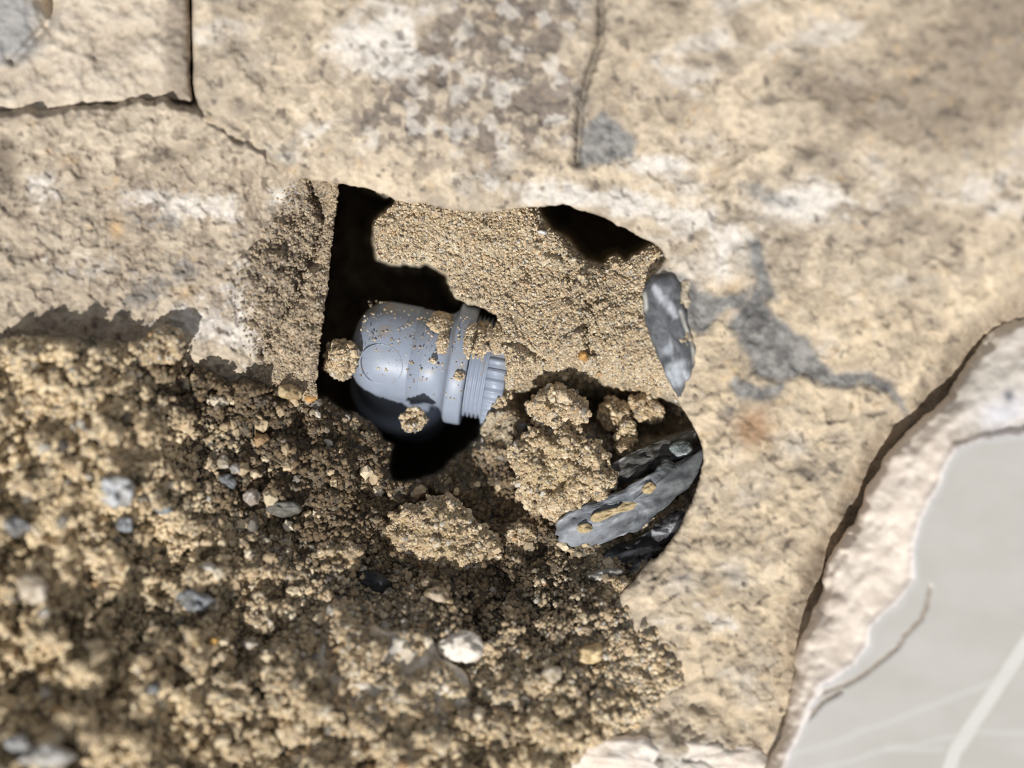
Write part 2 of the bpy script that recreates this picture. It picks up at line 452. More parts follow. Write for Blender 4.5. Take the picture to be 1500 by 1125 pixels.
def left_color(X, Y):
    n1 = fbm(X, Y, 70, 4, 303); n2 = fbm(X, Y, 26, 4, 309); n3 = fbm(X, Y, 8, 3, 315)
    col = mixc(np.repeat(lin([(192, 174, 146)]), len(X), 0), lin([(216, 200, 170)]), 0.45 + 1.1 * n1 + 0.8 * n2)
    col = mixc(col, lin([(160, 142, 116)]), smooth(0.0, 0.5, n2 + 0.3 * n3) * 0.55)
    st = blob(X, Y, 270, 300, 110, 22, 6) + 0.9 * blob(X, Y, 215, 430, 55, 24, -30) * 0 + 0.8 * blob(X, Y, 350, 430, 60, 60) + 0.7 * blob(X, Y, 60, 270, 25, 40) \
        + blob(X, Y, 420, 290, 30, 20) + 0.8 * blob(X, Y, 330, 490, 90, 25, 15) + 0.5 * blob(X, Y, 120, 380, 70, 40)
    col = mixc(col, lin([(230, 226, 216)]), smooth(0.3, 0.9, st + 0.6 * n2 + 0.4 * n3) * 0.7)
    gr = blob(X, Y, 225, 325, 50, 16, 8) + blob(X, Y, 215, 430, 45, 22, -35) + 0.9 * blob(X, Y, 275, 395, 25, 25) + 0.6 * blob(X, Y, 330, 395, 30, 12, 60)
    col = mixc(col, lin([(140, 138, 134)]), smooth(0.35, 0.9, gr + 0.5 * n3 + 0.3 * n2) * 0.75)
    # rougher, darker break towards the cavity
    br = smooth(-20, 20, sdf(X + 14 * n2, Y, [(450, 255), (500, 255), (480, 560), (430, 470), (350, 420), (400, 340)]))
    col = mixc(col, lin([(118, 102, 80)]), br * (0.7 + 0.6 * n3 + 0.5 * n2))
    # clean cut strip of sandy mortar along the edge
    col = mixc(col, lin([(206, 182, 142)]), smooth(-6, 4, sdf(X, Y, [(482, 262), (503, 262), (478, 590), (380, 560), (400, 500), (445, 420), (470, 350)])) * 0.75)
    p = pits(X, Y, 12, 326, 0.72) * 0.5 + pits(X, Y, 7, 327, 0.7) * 0.4
    col = mixc(col, lin([(104, 92, 80)]), p * (0.5 + 0.6 * br))
    q = smooth(0.38, 0.6, fbm(X, Y, 16, 3, 351)) * 0.8
    col = mixc(col, lin([(120, 104, 86)]), q)
    col = mixc(col, OCHRE, smooth(0.44, 0.7, fbm(X, Y, 18, 3, 361)) * 0.3 + 0.7 * blob(X, Y, 170, 335, 9, 14) + 0.5 * blob(X, Y, 275, 430, 14, 10))
    dk = blob(X, Y, 10, 240, 35, 50) + 0.7 * blob(X, Y, 250, 225, 60, 22) + 0.4 * blob(X, Y, 60, 320, 60, 14)
    col = mixc(col, lin([(96, 84, 70)]), smooth(0.35, 1.0, dk + 0.4 * n2) * 0.7)
    return desat(col, 0.26) * np.array([1.01, 0.98, 0.98]) * (0.90 + 0.12 * n3[:, None])

def left_height(X, Y):
    n1 = fbm(X, Y, 80, 4, 401); n2 = fbm(X, Y, 26, 4, 402); n3 = fbm(X, Y, 8, 3, 403)
    h = leftT(X, Y) + 1.8 * n1 + 1.0 * n2 + 0.28 * n3
    near = smooth(180, 420, X)
    c, v = cell(X + 3 * n3, Y + 3 * n2, 9, 411); h += near * 0.5 * c
    c, v = cell(X, Y, 4.6, 412); h += (0.25 + 0.35 * near) * c * v
    br = smooth(-14, 14, sdf(X + 14 * n2, Y, [(450, 255), (500, 255), (480, 560), (430, 470), (350, 420), (400, 340)]))
    c, v = cell(X + 5 * n3, Y, 17, 413); h += br * (2.6 * c - 2.0) + br * 2.2 * fbm(X, Y, 20, 3, 414)
    g = dline(X + 6 * n3, Y + 4 * n2, GROOVE); h -= 3.4 * np.exp(-(g / 5.0) ** 2) + 1.5 * np.exp(-(g / 14) ** 2)
    g = dline(X + 6 * n3, Y + 4 * n2, [(320, 400), (360, 370), (390, 335), (420, 300), (450, 270)]); h -= 1.2 * np.exp(-(g / 4) ** 2)
    h -= 2.5 * blob(X, Y, 10, 245, 30, 40)
    h -= 1.3 * pits(X, Y, 12, 326, 0.72) * 0.4
    return h

def left_mesh(name, parent):
    X, Y, Q = grid(-220, 520, 110, 700, 2.0)
    edge = np.interp(Y, [100, 268, 350, 440, 500, 560, 610, 720, 800], [500, 497, 488, 478, 470, 463, 470, 500, 520])
    d = edge - X + 2.0 * vn(X, Y, 14, 501) + 1.6 * vn(X, Y, 5, 502)
    h = left_height(X, Y)
    h -= 1.0 * np.exp(-np.clip(d, 0, None) / 3)
    k = np.clip(-d, 0, 14)
    dz = np.interp(k, [0, 2, 5, 9, 14], [0, 10, 40, 60, 75])
    sh = np.interp(k, [0, 2, 5, 9, 14], [0, 2, 8, 20, 30])
    ins = d < 0
    X2 = np.where(ins, X - k - sh, X); h = np.where(ins, h - dz, h)
    lt = -sdf(X + 6 * vn(X, Y, 18, 503), Y + 6 * vn(X, Y, 18, 504), LB_TOP); h = h - np.clip(lt - 3, 0, 40) * 0.5
    keep = d > -13
    Q = Q[keep[Q].all(1)]
    V = np.c_[unproj(X2, Y, h)]
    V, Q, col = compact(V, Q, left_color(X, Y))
    return mesh_np(name, V, Q, M_slab, col, parent)

def corner_mesh(name, parent):
    X, Y, Q = grid(-220, 300, -220, 200, 3.0)
    n1 = fbm(X, Y, 60, 4, 601); n2 = fbm(X, Y, 20, 4, 602); n3 = fbm(X, Y, 8, 3, 603)
    d = sdf(X + 4 * n2, Y + 4 * n1, [(-400, -400), (279, -400), (276, 40), (279, 148), (240, 144), (150, 150), (60, 160), (-400, 176)])
    h = 5 + 2.5 * n1 + 1.5 * n2 + 0.5 * n3 + 0.01 * (200 - Y) - smooth(0, 8, -d) * 14 - 2 * np.exp(-np.clip(d, 0, None) / 8)
    h -= 6 * blob(X, Y, 72, 0, 22, 22) + 0.8 * np.exp(-(dline(X + 8*n2, Y, [(250, 20), (246, 100), (250, 150)]) / 8) ** 2)
    h -= 3 * np.exp(-(dline(X, Y, [(70, -200), (74, 30), (20, 90)]) / 7) ** 2)
    col = mixc(np.repeat(lin([(188, 172, 146)]), len(X), 0), lin([(214, 200, 174)]), 0.5 + n1 + n2)
    col = mixc(col, lin([(150, 152, 152)]), smooth(0.2, 0.7, blob(X, Y, 10, 40, 60, 60) + 0.3 * n2) * 0.9)
    col = mixc(col, lin([(140, 124, 104)]), smooth(0, 0.7, blob(X, Y, 262, 60, 22, 130) + 0.4 * n2) * 0.8)
    keep = d > -16
    Q = Q[keep[Q].all(1)]
    V, Q, col = compact(np.c_[unproj(X, Y, h)], Q, desat(col, 0.3) * np.array([1.01, 0.98, 0.98]))
    return mesh_np(name, V, Q, M_slab, col, parent)

floor = empty('floor'); tag(floor, kind='structure')
s_up = slab_mesh('mortar_slab', floor)
s_left = left_mesh('mortar_slab.001', floor)
s_tl = corner_mesh('mortar_slab.002', floor)

# ------------------------------------------------------------------ the tile with its broken edge
GLAZE = [(1720, 560), (1560, 618), (1500, 636), (1440, 645), (1400, 655), (1384, 690), (1372, 722), (1350, 760), (1336, 808), (1341, 850), (1316, 886), (1276, 918),
         (1272, 945), (1254, 975), (1205, 1006), (1186, 1036), (1172, 1078), (1145, 1128), (1080, 1320), (1720, 1320)]
CRACK = [(1362, 860), (1358, 885), (1350, 905), (1326, 930), (1316, 948), (1290, 968), (1262, 990), (1236, 1004), (1205, 1014), (1178, 1026)]
CRACK2 = [(1232, 1012), (1205, 1028), (1186, 1048), (1160, 1068)]
VEIN = [(1560, 850), (1500, 948), (1452, 1020), (1400, 1100), (1370, 1180), (1340, 1300)]
def tile_mesh(name, parent, core):
    X, Y, Q = grid(1040, 1720, 320, 1340, 3.0)
    n1 = fbm(X, Y, 60, 3, 701); n2 = fbm(X, Y, 22, 3, 702); n3 = fbm(X, Y, 8, 3, 703)
    do = sdf(X + 4 * n2, Y + 4 * n2, TILE_OUT); dg = sdf(X + 3 * n2, Y + 3 * n2, GLAZE)
    top = 17.0 + 0.006 * (X - 1300)
    width = np.clip(do - dg, 5, 400)
    u = np.clip(do / width, 0, 1)
    hb = np.interp(u, [0, 0.12, 0.45, 1.0], [5, 9.5, 13.5, 16.6]) + 0.6 * n2 * (1 - u * 0.8) + 1.0 * n1 + 0.12 * n3
    # low flaked step high up on the right
    cr = dline(X + 2 * n3, Y, CRACK); cr2 = dline(X + 2 * n3, Y, CRACK2)
    if core:
        hb = hb + (top - 0.12 - hb) * smooth(-12, 0, dg)
        h = np.where(dg > 0, top - 0.12 - 2.5 * smooth(4, 12, dg), hb)
        h = h - smooth(0, 8, -do) * 22
        keep = do > -9
        col = mixc(np.repeat(lin([(233, 221, 208)]), len(X), 0), lin([(218, 204, 190)]), 0.4 + 1.4 * n2)
        up = smooth(660, 560, Y) * smooth(1380, 1440, X + 0.4 * (Y - 500))
        col = mixc(col, lin([(206, 198, 188)]), up)
        col = mixc(col, lin([(232, 232, 240)]), np.clip(blob(X, Y, 1470, 605, 40, 22, -20) + np.exp(-(dg / 7.0) ** 2) * 0.5, 0, 1) * 0.8)
        col = mixc(col, lin([(120, 120, 128)]), blob(X, Y, 1478, 580, 8, 10))
        col = mixc(col, lin([(186, 172, 158)]), smooth(0.25, 0.6, -n2 + 0.3 * n3) * 0.5)
        m = M_tilecore
    else:
        h = top + 0.0 * X
        h = h - 1.1 * np.exp(-(cr / 2.6) ** 2) * smooth(-2, 2, n3 + 1) - 1.2 * np.exp(-(cr2 / 2.6) ** 2)
        side = smooth(10, 0, cr) * 0
        h = np.where(dg < 0, h - np.clip(-dg, 0, 6) * 0.25, h)
        keep = dg > -2.5
        col = mixc(np.repeat(lin([(181, 178, 172)]), len(X), 0), lin([(188, 185, 180)]), 0.5 + 1.0 * fbm(X * 0.5 + Y * 0.4, Y - 0.3 * X, 60, 3, 720))
        v = dline(X + 2 * n2, Y, VEIN)
        col = mixc(col, lin([(208, 207, 202)]), smooth(13, 7, v) * 0.9)
        col = mixc(col, lin([(182, 178, 168)]), np.exp(-((v - 15) / 4) ** 2) * 0.5)
        for l, a in (([(1160, 1105), (1300, 1060), (1480, 985)], 3), ([(1300, 1100), (1420, 1075), (1600, 1070)], 3), ([(1190, 1130), (1300, 1100), (1380, 1098)], 3)):
            col = mixc(col, lin([(200, 199, 196)]), smooth(a + 6, 0, dline(X, Y + 6 * n1, l)) * 0.45)
        col = mixc(col, lin([(140, 122, 104)]), np.clip(np.exp(-(cr / 2.6) ** 2) + np.exp(-(cr2 / 2.4) ** 2), 0, 1) * 0.85)
        col = mixc(col, lin([(214, 212, 216)]), np.exp(-(dg / 5) ** 2) * 0.5)
        m = M_tile
    Q = Q[keep[Q].all(1)]
    V, Q, col = compact(np.c_[unproj(X, Y, h)], Q, col)
    return mesh_np(name, V, Q, m, col, parent)
tile = tile_mesh('tile', floor, False)
tag(tile, 'grey floor tile with a white vein')
tag(tile_mesh('broken_edge', tile, True), 'pale chipped clay along the tile edge')

# ------------------------------------------------------------------ soil and sand below and in front
soilT = TPS([(600, 330, -13), (700, 350, -14), (780, 330, -16), (760, 420, -15), (700, 430, -17), (850, 470, -12), (930, 440, -10), (960, 380, -9),
             (930, 520, -9), (985, 560, -9), (880, 400, -15), (820, 525, -11), (920, 545, -10), (770, 500, -17), (760, 545, -13), (750, 500, -12), (740, 470, -13), (735, 590, -16),
             (850, 580, -38), (940, 595, -38), (1000, 630, -34), (765, 575, -32), (880, 660, -33), (720, 640, -30), (690, 700, -30), (760, 700, -26), (830, 640, -22),
             (830, 700, -18), (900, 720, -24), (960, 700, -24), (920, 800, -26), (850, 790, -23), (760, 790, -24), (690, 750, -25), (900, 850, -14), (800, 850, -15), (700, 870, -12),
             (620, 760, -22), (560, 720, -20), (560, 660, -25), (520, 620, -25), (480, 590, -21), (440, 620, -15), (380, 590, -8), (300, 570, -5.5),
             (400, 700, -9), (480, 720, -14), (500, 800, -13), (560, 860, -9), (620, 900, -5), (300, 700, -4), (250, 620, -3), (200, 540, 0), (240, 500, 1), (130, 560, 5),
             (140, 640, 11), (60, 560, 5), (-100, 540, 6), (0, 700, 7), (180, 740, 4), (100, 850, 6), (20, 930, 7), (250, 880, 0), (330, 860, -2), (400, 850, -7), (250, 780, 1),
             (200, 980, 6), (100, 1050, 12), (-150, 1100, 16), (350, 950, 2), (350, 1080, 9), (550, 950, 4), (600, 1060, 10), (700, 1000, 2), (800, 960, -3), (850, 900, -7),
             (950, 930, -2), (920, 1000, 2), (850, 1080, 9), (700, 1200, 15), (200, 1300, 20)])
BLACK1 = [(505, 250), (560, 280), (578, 292), (572, 305), (556, 312), (549, 330), (549, 360), (556, 380), (585, 388), (625, 388), (655, 402), (656, 414), (668, 434), (700, 448), (728, 462),
          (737, 480), (736, 510), (744, 545), (728, 585), (712, 610), (702, 640), (672, 668), (648, 690), (606, 706), (574, 704), (568, 672), (574, 656), (540, 618), (500, 598), (478, 584), (430, 570), (430, 300), (470, 230)]
BLACK2 = [(786, 290), (792, 318), (812, 340), (834, 352), (846, 366), (858, 380), (880, 388), (893, 376), (905, 374), (918, 384), (934, 372), (950, 360), (980, 350), (900, 260), (800, 260)]
def soil_height(X, Y, detail=True):
    n1 = fbm(X, Y, 60, 3, 801); n2 = fbm(X, Y, 22, 3, 802); n3 = fbm(X, Y, 8, 3, 803)
    ledge = smooth(-20, 20, sdf(X, Y, [(540, 280), (980, 280), (1000, 560), (940, 568), (830, 548), (745, 585), (700, 440), (540, 400)]))
    wild = 1 - 0.82 * ledge + ledge * (1.0 * blob(X, Y, 850, 430, 32, 100, -12) + 0.5 * blob(X, Y, 800, 340, 30, 30) + 0.35 * blob(X, Y, 590, 310, 60, 25) + 0.3 * blob(X, Y, 790, 530, 70, 25, 15))
    front = smooth(500, 100, X + 0.0 * Y) * 0.5 + 0.6 + 0.5 * smooth(700, 1000, Y)
    a = wild * front * (1 - 0.6 * smooth(820, 940, X) * smooth(840, 900, Y))
    h = soilT(X, Y) + 7 * smooth(380, 60, X) * smooth(520, 720, Y) + a * 2.6 * n1 + (0.35 + a) * 1.3 * n2
    wx = X + 5 * n3; wy = Y + 5 * n2
    c, v = cell(wx + 12 * n2, wy - 12 * n1, 85, 810); h += a * 6.5 * (c * (0.3 + v) - 0.5)
    c, v = cell(wx, wy, 44, 811); h += a * 6.5 * (c * (0.2 + 1.1 * v) - 0.5)
    c, v = cell(wx, wy, 22, 812); h += a * 5.0 * (c * (0.2 + v) - 0.45)
    c, v = cell(wx, wy, 12, 813); h += (0.35 * ledge + a) * 2.0 * (c * (0.4 + v) - 0.5)
    c, v = cell(X + 2 * n3, Y, 6.5, 814); h += (0.5 + 0.5 * wild) * (c - 0.5) * (0.5 + v)
    # pitted streaks in the compact sand
    for l, wdt, dp in (([(800, 350), (830, 385), (850, 420), (862, 460), (858, 500), (850, 520)], 9, 2.2), ([(735, 500), (760, 508), (790, 520), (800, 530)], 5, 1.8),
                       ([(855, 480), (862, 492), (866, 515)], 7, 4), ([(770, 395), (775, 410)], 4, 2)):
        g = dline(X + 7 * n3, Y + 7 * n2, l); h -= dp * np.exp(-(g / wdt) ** 2)
    rc = sdf(X + 5 * fbm(X, Y, 16, 3, 831), Y + 5 * fbm(X, Y, 16, 3, 832), [(738, 600), (756, 574), (800, 560), (845, 550), (890, 562), (940, 570), (985, 586), (1040, 600), (1050, 640), (960, 640), (900, 640), (860, 600), (800, 585), (770, 610)])
    h -= 9 * smooth(-2, 9, rc)
    # deep voids
    k = 5 * fbm(X, Y, 14, 3, 821)
    b1 = sdf(X + k, Y + 5 * fbm(X, Y, 14, 3, 822), BLACK1); b2 = sdf(X + k * 0.6, Y + 3 * fbm(X, Y, 14, 3, 823), BLACK2)
    b = np.maximum(b1, b2)
    h = h - 2.0 * smooth(-14, 0, b)
    h = np.where(b > 0, h - smooth(0, 5, b) * 60 + 5 * n1, h)
    # outside its own area it runs out under the slab
    s = sdf(X + 8 * n2, Y + 8 * n1, SOIL)
    h = np.where(s < 0, h + np.clip(s, -80, 0) * 0.55, h)
    h -= 0.10 * np.clip(20 - s, 0, 20)
    return h, b, s, ledge

def soil_color(X, Y, ledge):
    n1 = fbm(X, Y, 60, 4, 851); n2 = fbm(X, Y, 20, 4, 852); n3 = fbm(X, Y, 6, 3, 853)
    c, v = cell(X, Y, 9, 854)
    col = mixc(np.repeat(lin([(200, 176, 134)]), len(X), 0), lin([(232, 214, 178)]), 0.4 + n1 + 0.8 * n2 + 0.5 * (v - .5))
    col = mixc(col, lin([(120, 98, 68)]), smooth(0.0, 0.5, -n2 + 0.3 * n1) * 0.5 * (1 - 0.6 * ledge))
    # moist soil tone, with the shade of trough, shadow bands and recess painted in
    moist_shade = blob(X, Y, 440, 690, 150, 150, 30) + blob(X, Y, 700, 780, 190, 150, 10) + 0.9 * blob(X, Y, 300, 570, 150, 55, 10) + 0.9 * blob(X, Y, 280, 680, 60, 60) + 0.8 * blob(X, Y, 150, 900, 160, 40, 0) + 0.8 * blob(X, Y, 900, 600, 130, 30) \
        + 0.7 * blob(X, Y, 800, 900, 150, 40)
    col = mixc(col, lin([(74, 57, 39)]), smooth(0.25, 0.8, moist_shade + 0.4 * n2) * 0.8 * (1 - 0.8 * ledge))
    col = mixc(col, lin([(116, 110, 104)]), smooth(0.38, 0.6, fbm(X, Y, 18, 3, 861)) * 0.6)
    col = mixc(col, lin([(216, 206, 190)]), smooth(0.3, 0.8, blob(X, Y, 600, 1040, 200, 100, -10) + blob(X, Y, 950, 980, 110, 90) + 0.3 * n2) * 0.6)
    col = mixc(col, lin([(120, 100, 72)]), np.clip(blob(X, Y, 850, 420, 26, 90, -12) * (0.6 + n2 + n3), 0, 1) * 0.7)
    g = blob(X, Y, 720, 320, 60, 20) * 0.4 + blob(X, Y, 830, 390, 30, 40) * 0.4 + blob(X, Y, 590, 300, 40, 14)
    col = mixc(col, lin([(120, 110, 96)]), smooth(0.1, 0.6, g + 0.3 * n3) * 0.5)
    col = mixc(col, lin([(70, 60, 50)]), smooth(0.3, 0.6, n3 + 0.0 * n1) * 0.4)
    return desat(col, 0.32) * 0.92

def soil_mesh():
    X, Y, Q = grid(-240, 1130, 210, 1340, 2.15)
    h, b, s, ledge = soil_height(X, Y)
    keep = (s > -82)
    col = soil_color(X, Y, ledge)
    col = mixc(col, lin([(70, 58, 46)]), smooth(4, 14, b) * 0.85)      # darkness of the deep void painted into its bottom
    Q = Q[keep[Q].all(1)]
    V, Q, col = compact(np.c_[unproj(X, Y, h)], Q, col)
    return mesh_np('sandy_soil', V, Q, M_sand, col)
soil = soil_mesh()
tag(soil, 'loose and compacted sandy soil heaped in front of and inside the broken hole', 'soil', kind='stuff')

def scatter(n, x0, x1, y0, y1, seed, r0, r1, dens=None, power=2.5):
    rs = np.random.RandomState(seed)
    x = x0 + (x1 - x0) * rs.rand(n); y = y0 + (y1 - y0) * rs.rand(n)
    r = r0 + (r1 - r0) * rs.rand(n) ** power
    h, b, s, ledge = soil_height(x, y)
    k = (b < -r * 0.6) & (s > -6)
    if dens is not None: k &= rs.rand(n) < dens(x, y, ledge)
    x, y, h, r, ledge = x[k], y[k], h[k], r[k], ledge[k]
    z = h + r * 0.2 * 0.45
    # drop grains that would poke out over the slab rim or lie under it
    return x, y, z, r, ledge

def clear_slab(x, y):
    d = -sdf(x, y, HOLE)
    left = (x < 480) & (y < 575)
    return (d < 0) | (sdf(x, y, SOIL) > 2)
x, y, z, r, lg = scatter(34000, 540, 1010, 280, 620, 31, 1.0, 2.5, lambda X, Y, L: L)
grains('fine_sand', x, y, z, r, seed=3, parent=soil)
x, y, z, r, lg = scatter(110000, -100, 1000, 470, 1200, 32, 1.2, 4.6, lambda X, Y, L: (1 - L) * (0.45 + 0.55 * smooth(-0.2, 0.3, fbm(X, Y, 50, 3, 871))), 3.0)
rs = np.random.RandomState(5)
cc = PAL[rs.choice(len(PAL), len(x), p=PW)] * (0.8 + 0.3 * rs.rand(len(x), 1))
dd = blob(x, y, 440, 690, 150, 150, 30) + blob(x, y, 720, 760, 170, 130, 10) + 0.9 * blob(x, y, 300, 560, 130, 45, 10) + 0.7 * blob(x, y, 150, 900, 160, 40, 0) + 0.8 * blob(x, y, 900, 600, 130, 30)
heap = np.maximum(smooth(420, 150, x - 0.2 * (y - 600)), 0.55 * smooth(900, 1040, y)); cc = mixc(cc, lin([(228, 208, 172)]), heap * 0.7) * (1 + 0.12 * heap[:, None])
cc = mixc(cc, lin([(84, 66, 45)]), smooth(0.25, 0.8, dd + 0.5 * fbm(x, y, 30, 3, 872)) * 0.75)  # crumbs darkened too: shade of trough and recess painted into their colour
grains('sand_crumbs', x, y, z, r, seed=4, parent=soil, col=cc)
x, y, z, r, lg = scatter(1500, -100, 1000, 500, 1200, 33, 4.0, 11, lambda X, Y, L: (1 - L) * smooth(620, 200, X - 0.4 * (Y - 500)) * 0.9 + 0.12 * (1 - L), 2.2)
rs = np.random.RandomState(6)
cc = PAL[rs.choice(len(PAL), len(x), p=PW)] * (0.85 + 0.25 * rs.rand(len(x), 1))
grains('coarse_crumbs', x, y, z, r, seed=8, parent=soil, tree=G2, col=cc)

# grains standing proud on the crumbly break of the left slab
rs = np.random.RandomState(44)
x = 330 + 170 * rs.rand(15000); y = 262 + 320 * rs.rand(15000)
ed = np.interp(y, [100, 268, 350, 440, 500, 560, 610], [500, 497, 488, 478, 470, 463, 470])
k = (x < ed - 1) & (rs.rand(15000) < 0.55 * smooth(-25, 20, sdf(x, y, [(452, 255), (520, 255), (480, 600), (380, 560), (350, 430), (400, 340)]) + 22 * fbm(x, y, 30, 3, 45))) & (sdf(x, y, LB_TOP) > 3)
x = x[k]; y = y[k]
cc = desat(mixc(PAL[rs.choice(len(PAL), len(x), p=PW)], lin([(150, 132, 108)]), np.full(len(x), 0.4)), 0.1) * (0.7 + 0.4 * rs.rand(len(x), 1))
grains('mortar_grains', x, y, left_height(x, y) + 0.1, 1.0 + 1.6 * rs.rand(len(x)) ** 2, seed=9, parent=s_left, col=cc)

# ------------------------------------------------------------------ stones and clumps from outlines
def spline_closed(pts, n):
    pts = np.array(pts, float); m = len(pts)
    t = np.linspace(0, m, n, endpoint=False); i = np.floor(t).astype(int); f = (t - i)[:, None]
    p0 = pts[(i - 1) % m]; p1 = pts[i % m]; p2 = pts[(i + 1) % m]; p3 = pts[(i + 2) % m]
    return 0.5 * (2 * p1 + (p2 - p0) * f + (2 * p0 - 5 * p1 + 4 * p2 - p3) * f ** 2 + (-p0 + 3 * p1 - 3 * p2 + p3) * f ** 3)

def ellipse(cx, cy, rx, ry, rot=0, n=9, jit=0.12, seed=0):
    rs = np.random.RandomState(seed)
    c, s = math.cos(math.radians(rot)), math.sin(math.radians(rot))
    out = []
    for i in range(n):
        a = 2 * math.pi * i / n; k = 1 + jit * (rs.rand() * 2 - 1)
        u = rx * k * math.cos(a); v = ry * k * math.sin(a)
        out.append((cx + u * c - v * s, cy + u * s + v * c))
    return out

def rock(name, pts, z0, top, bot, mat, color, label, cat, seed=0, rough=0.5, ns=14, pw=2.2, tiltx=0, tilty=0, nt=72, nr=18, group=None, parent=None, facets=0.0, edge_n=2.0):
    """a solid lump: outline in px at height z0 (mm), bulging up by top and down by bot"""
    pts = np.array(pts, float); cx, cy = pts.mean(0)
    O = spline_closed(pts, nt) - [cx, cy]
    ang = np.arctan2(O[:, 1], O[:, 0])
    ca, sa = np.cos(ang) * 40 + seed * 17, np.sin(ang) * 40
    O = O * (1 + 0.05 * edge_n * fbm(ca, sa, 24, 3, seed)[:, None] + 0.022 * edge_n * vn(ca, sa, 6, seed + 3)[:, None])
    ex = O * (1 + 0.008 * edge_n * np.random.RandomState(seed).randn(nt, 1))
    xs, ys, zs, idx = [], [], [], []
    ph = np.concatenate([np.linspace(math.pi / 2, 0, nr), -np.linspace(0, math.pi / 2, nr)[1:]])
    V = []
    for k, p in enumerate(ph):
        u = max(math.cos(p), 0.0) ** (2 / pw) if 0.001 < math.cos(p) else 0.0
        zz = math.copysign(abs(math.sin(p)) ** (2 / pw), p)
        if u < 0.02: u = 0.02
        w4 = u ** 5; px = cx + (O[:, 0] * (1 - w4) + ex[:, 0] * w4) * u; py = cy + (O[:, 1] * (1 - w4) + ex[:, 1] * w4) * u
        z = z0 + zz * (top if zz > 0 else bot) + tiltx * (px - cx) * 0.01 + tilty * (py - cy) * 0.01
        V.append(np.c_[px, py, z + 0 * px])
    V = np.concatenate(V); nring = len(ph)
    X, Y = V[:, 0], V[:, 1]
    sg = np.sign(V[:, 2] - z0 + 1e-6)
    n = fbm(X, Y + V[:, 2] * 3, ns, 4, seed + 31)
    V[:, 2] += rough * n * 2.2
    if facets:
        c, v = cell(X, Y + V[:, 2] * 4, ns * 1.6, seed + 5); V[:, 2] += facets * (v - 0.5) * np.sign(sg)
    V[:, 0] += rough * 1.6 * fbm(Y, V[:, 2] * 5 + X * 0.3, ns * 0.8, 3, seed + 41)
    V[:, 1] += rough * 1.6 * fbm(X, V[:, 2] * 5 - Y * 0.3, ns * 0.8, 3, seed + 51)
    col = color(V[:, 0], V[:, 1])
    Fq = []
    base = np.arange(nt)
    for k in range(nring - 1):
        a = k * nt + base; b = k * nt + (base + 1) % nt
        Fq.append(np.c_[a, a + nt, b + nt, b])
    Fq = np.concatenate(Fq)
    W = np.c_[unproj(V[:, 0], V[:, 1], V[:, 2])]
    # close the poles
    W = np.r_[W, W[:nt].mean(0)[None], W[-nt:].mean(0)[None]]
    col = np.r_[col, col[:1], col[-1:]]
    pt = len(W) - 2; pb = len(W) - 1
    cap = np.r_[np.c_[np.full(nt // 2, pt), base[0::2], base[1::2], np.roll(base, -2)[0::2]],
                np.c_[np.full(nt // 2, pb), (nring - 1) * nt + np.roll(base, -2)[0::2], (nring - 1) * nt + base[1::2], (nring - 1) * nt + base[0::2]]]
    Fq = np.r_[Fq, cap]
    root = Vector(W[-1])
    W = W - np.array(root)
    o = mesh_np(name, W, Fq, mat, col)
    o.location = root
    if label: tag(o, label, cat, group)
    if parent is not None: local(o, parent)
    return o, V

def cst(rgb, rgb2=None, s=18, seed=0, extra=None):
    A = lin([rgb]); B = lin([rgb2 or rgb])
    def f(X, Y):
        c = mixc(np.repeat(A, len(X), 0), B, 0.5 + 1.2 * fbm(X, Y, s, 4, seed + 900) + 0.4 * fbm(X, Y, 4, 2, seed + 901))
        if extra: c = extra(X, Y, c)
        return c
    return f

def coat(o, V, seed, n, r0=1.1, r1=2.6, name='sand_grains', dark=1.0, tint=None, half=0.5):
    rs = np.random.RandomState(seed)
    m = V[V[:, 2] > np.quantile(V[:, 2], 1 - half) - 0.0]
    # even sampling in the plane: pick by area through random points inside the outline
    k = rs.choice(len(V) // 2 + 40, n) ; k2 = np.clip(k + rs.choice([-73, -72, -71, -1, 1, 71, 72, 73], n), 0, len(V) - 1); t = rs.rand(n, 1)
    k = np.clip(k, 0, len(V) - 1)
    p = V[k] * (1 - t) + V[k2] * t
    # drop the crowd at the pole
    c = V.mean(0); d = np.hypot(p[:, 0] - c[0], p[:, 1] - c[1]); R = d.max()
    p = p[rs.rand(n) < np.clip(d / R * 1.6, 0.08, 1)]
    r = r0 + (r1 - r0) * rs.rand(len(p)) ** 2
    big = rs.rand(len(p)) < 0.035; r = np.where(big, r * 1.4 + 2.2, r)
    col = None
    if tint is not None:
        col = mixc(PAL[rs.choice(len(PAL), len(p), p=PW)] * (0.85 + 0.25 * rs.rand(len(p), 1)), lin([tint]), np.full(len(p), 0.5))
    return grains(name, p[:, 0], p[:, 1], p[:, 2] + 0.1, r, parent=o, seed=seed, dark=dark, col=col)

SANDC = cst((186, 164, 126), (208, 188, 148), 14, 3)
def clump(pts, z0, top, bot, label, seed, n=1800, group=None, rough=1.5, tint=None, name='sand_clump', r1=3.0, **kw):
    kw.setdefault('facets', 2.0)
    o, V = rock(name, pts, z0, top, bot, M_sand, SANDC, label, 'sand clump', seed=seed, rough=rough, ns=16, pw=2.7, group=group, edge_n=3.5, **kw)
    coat(o, V, seed, n, tint=tint, r1=r1)
    return o

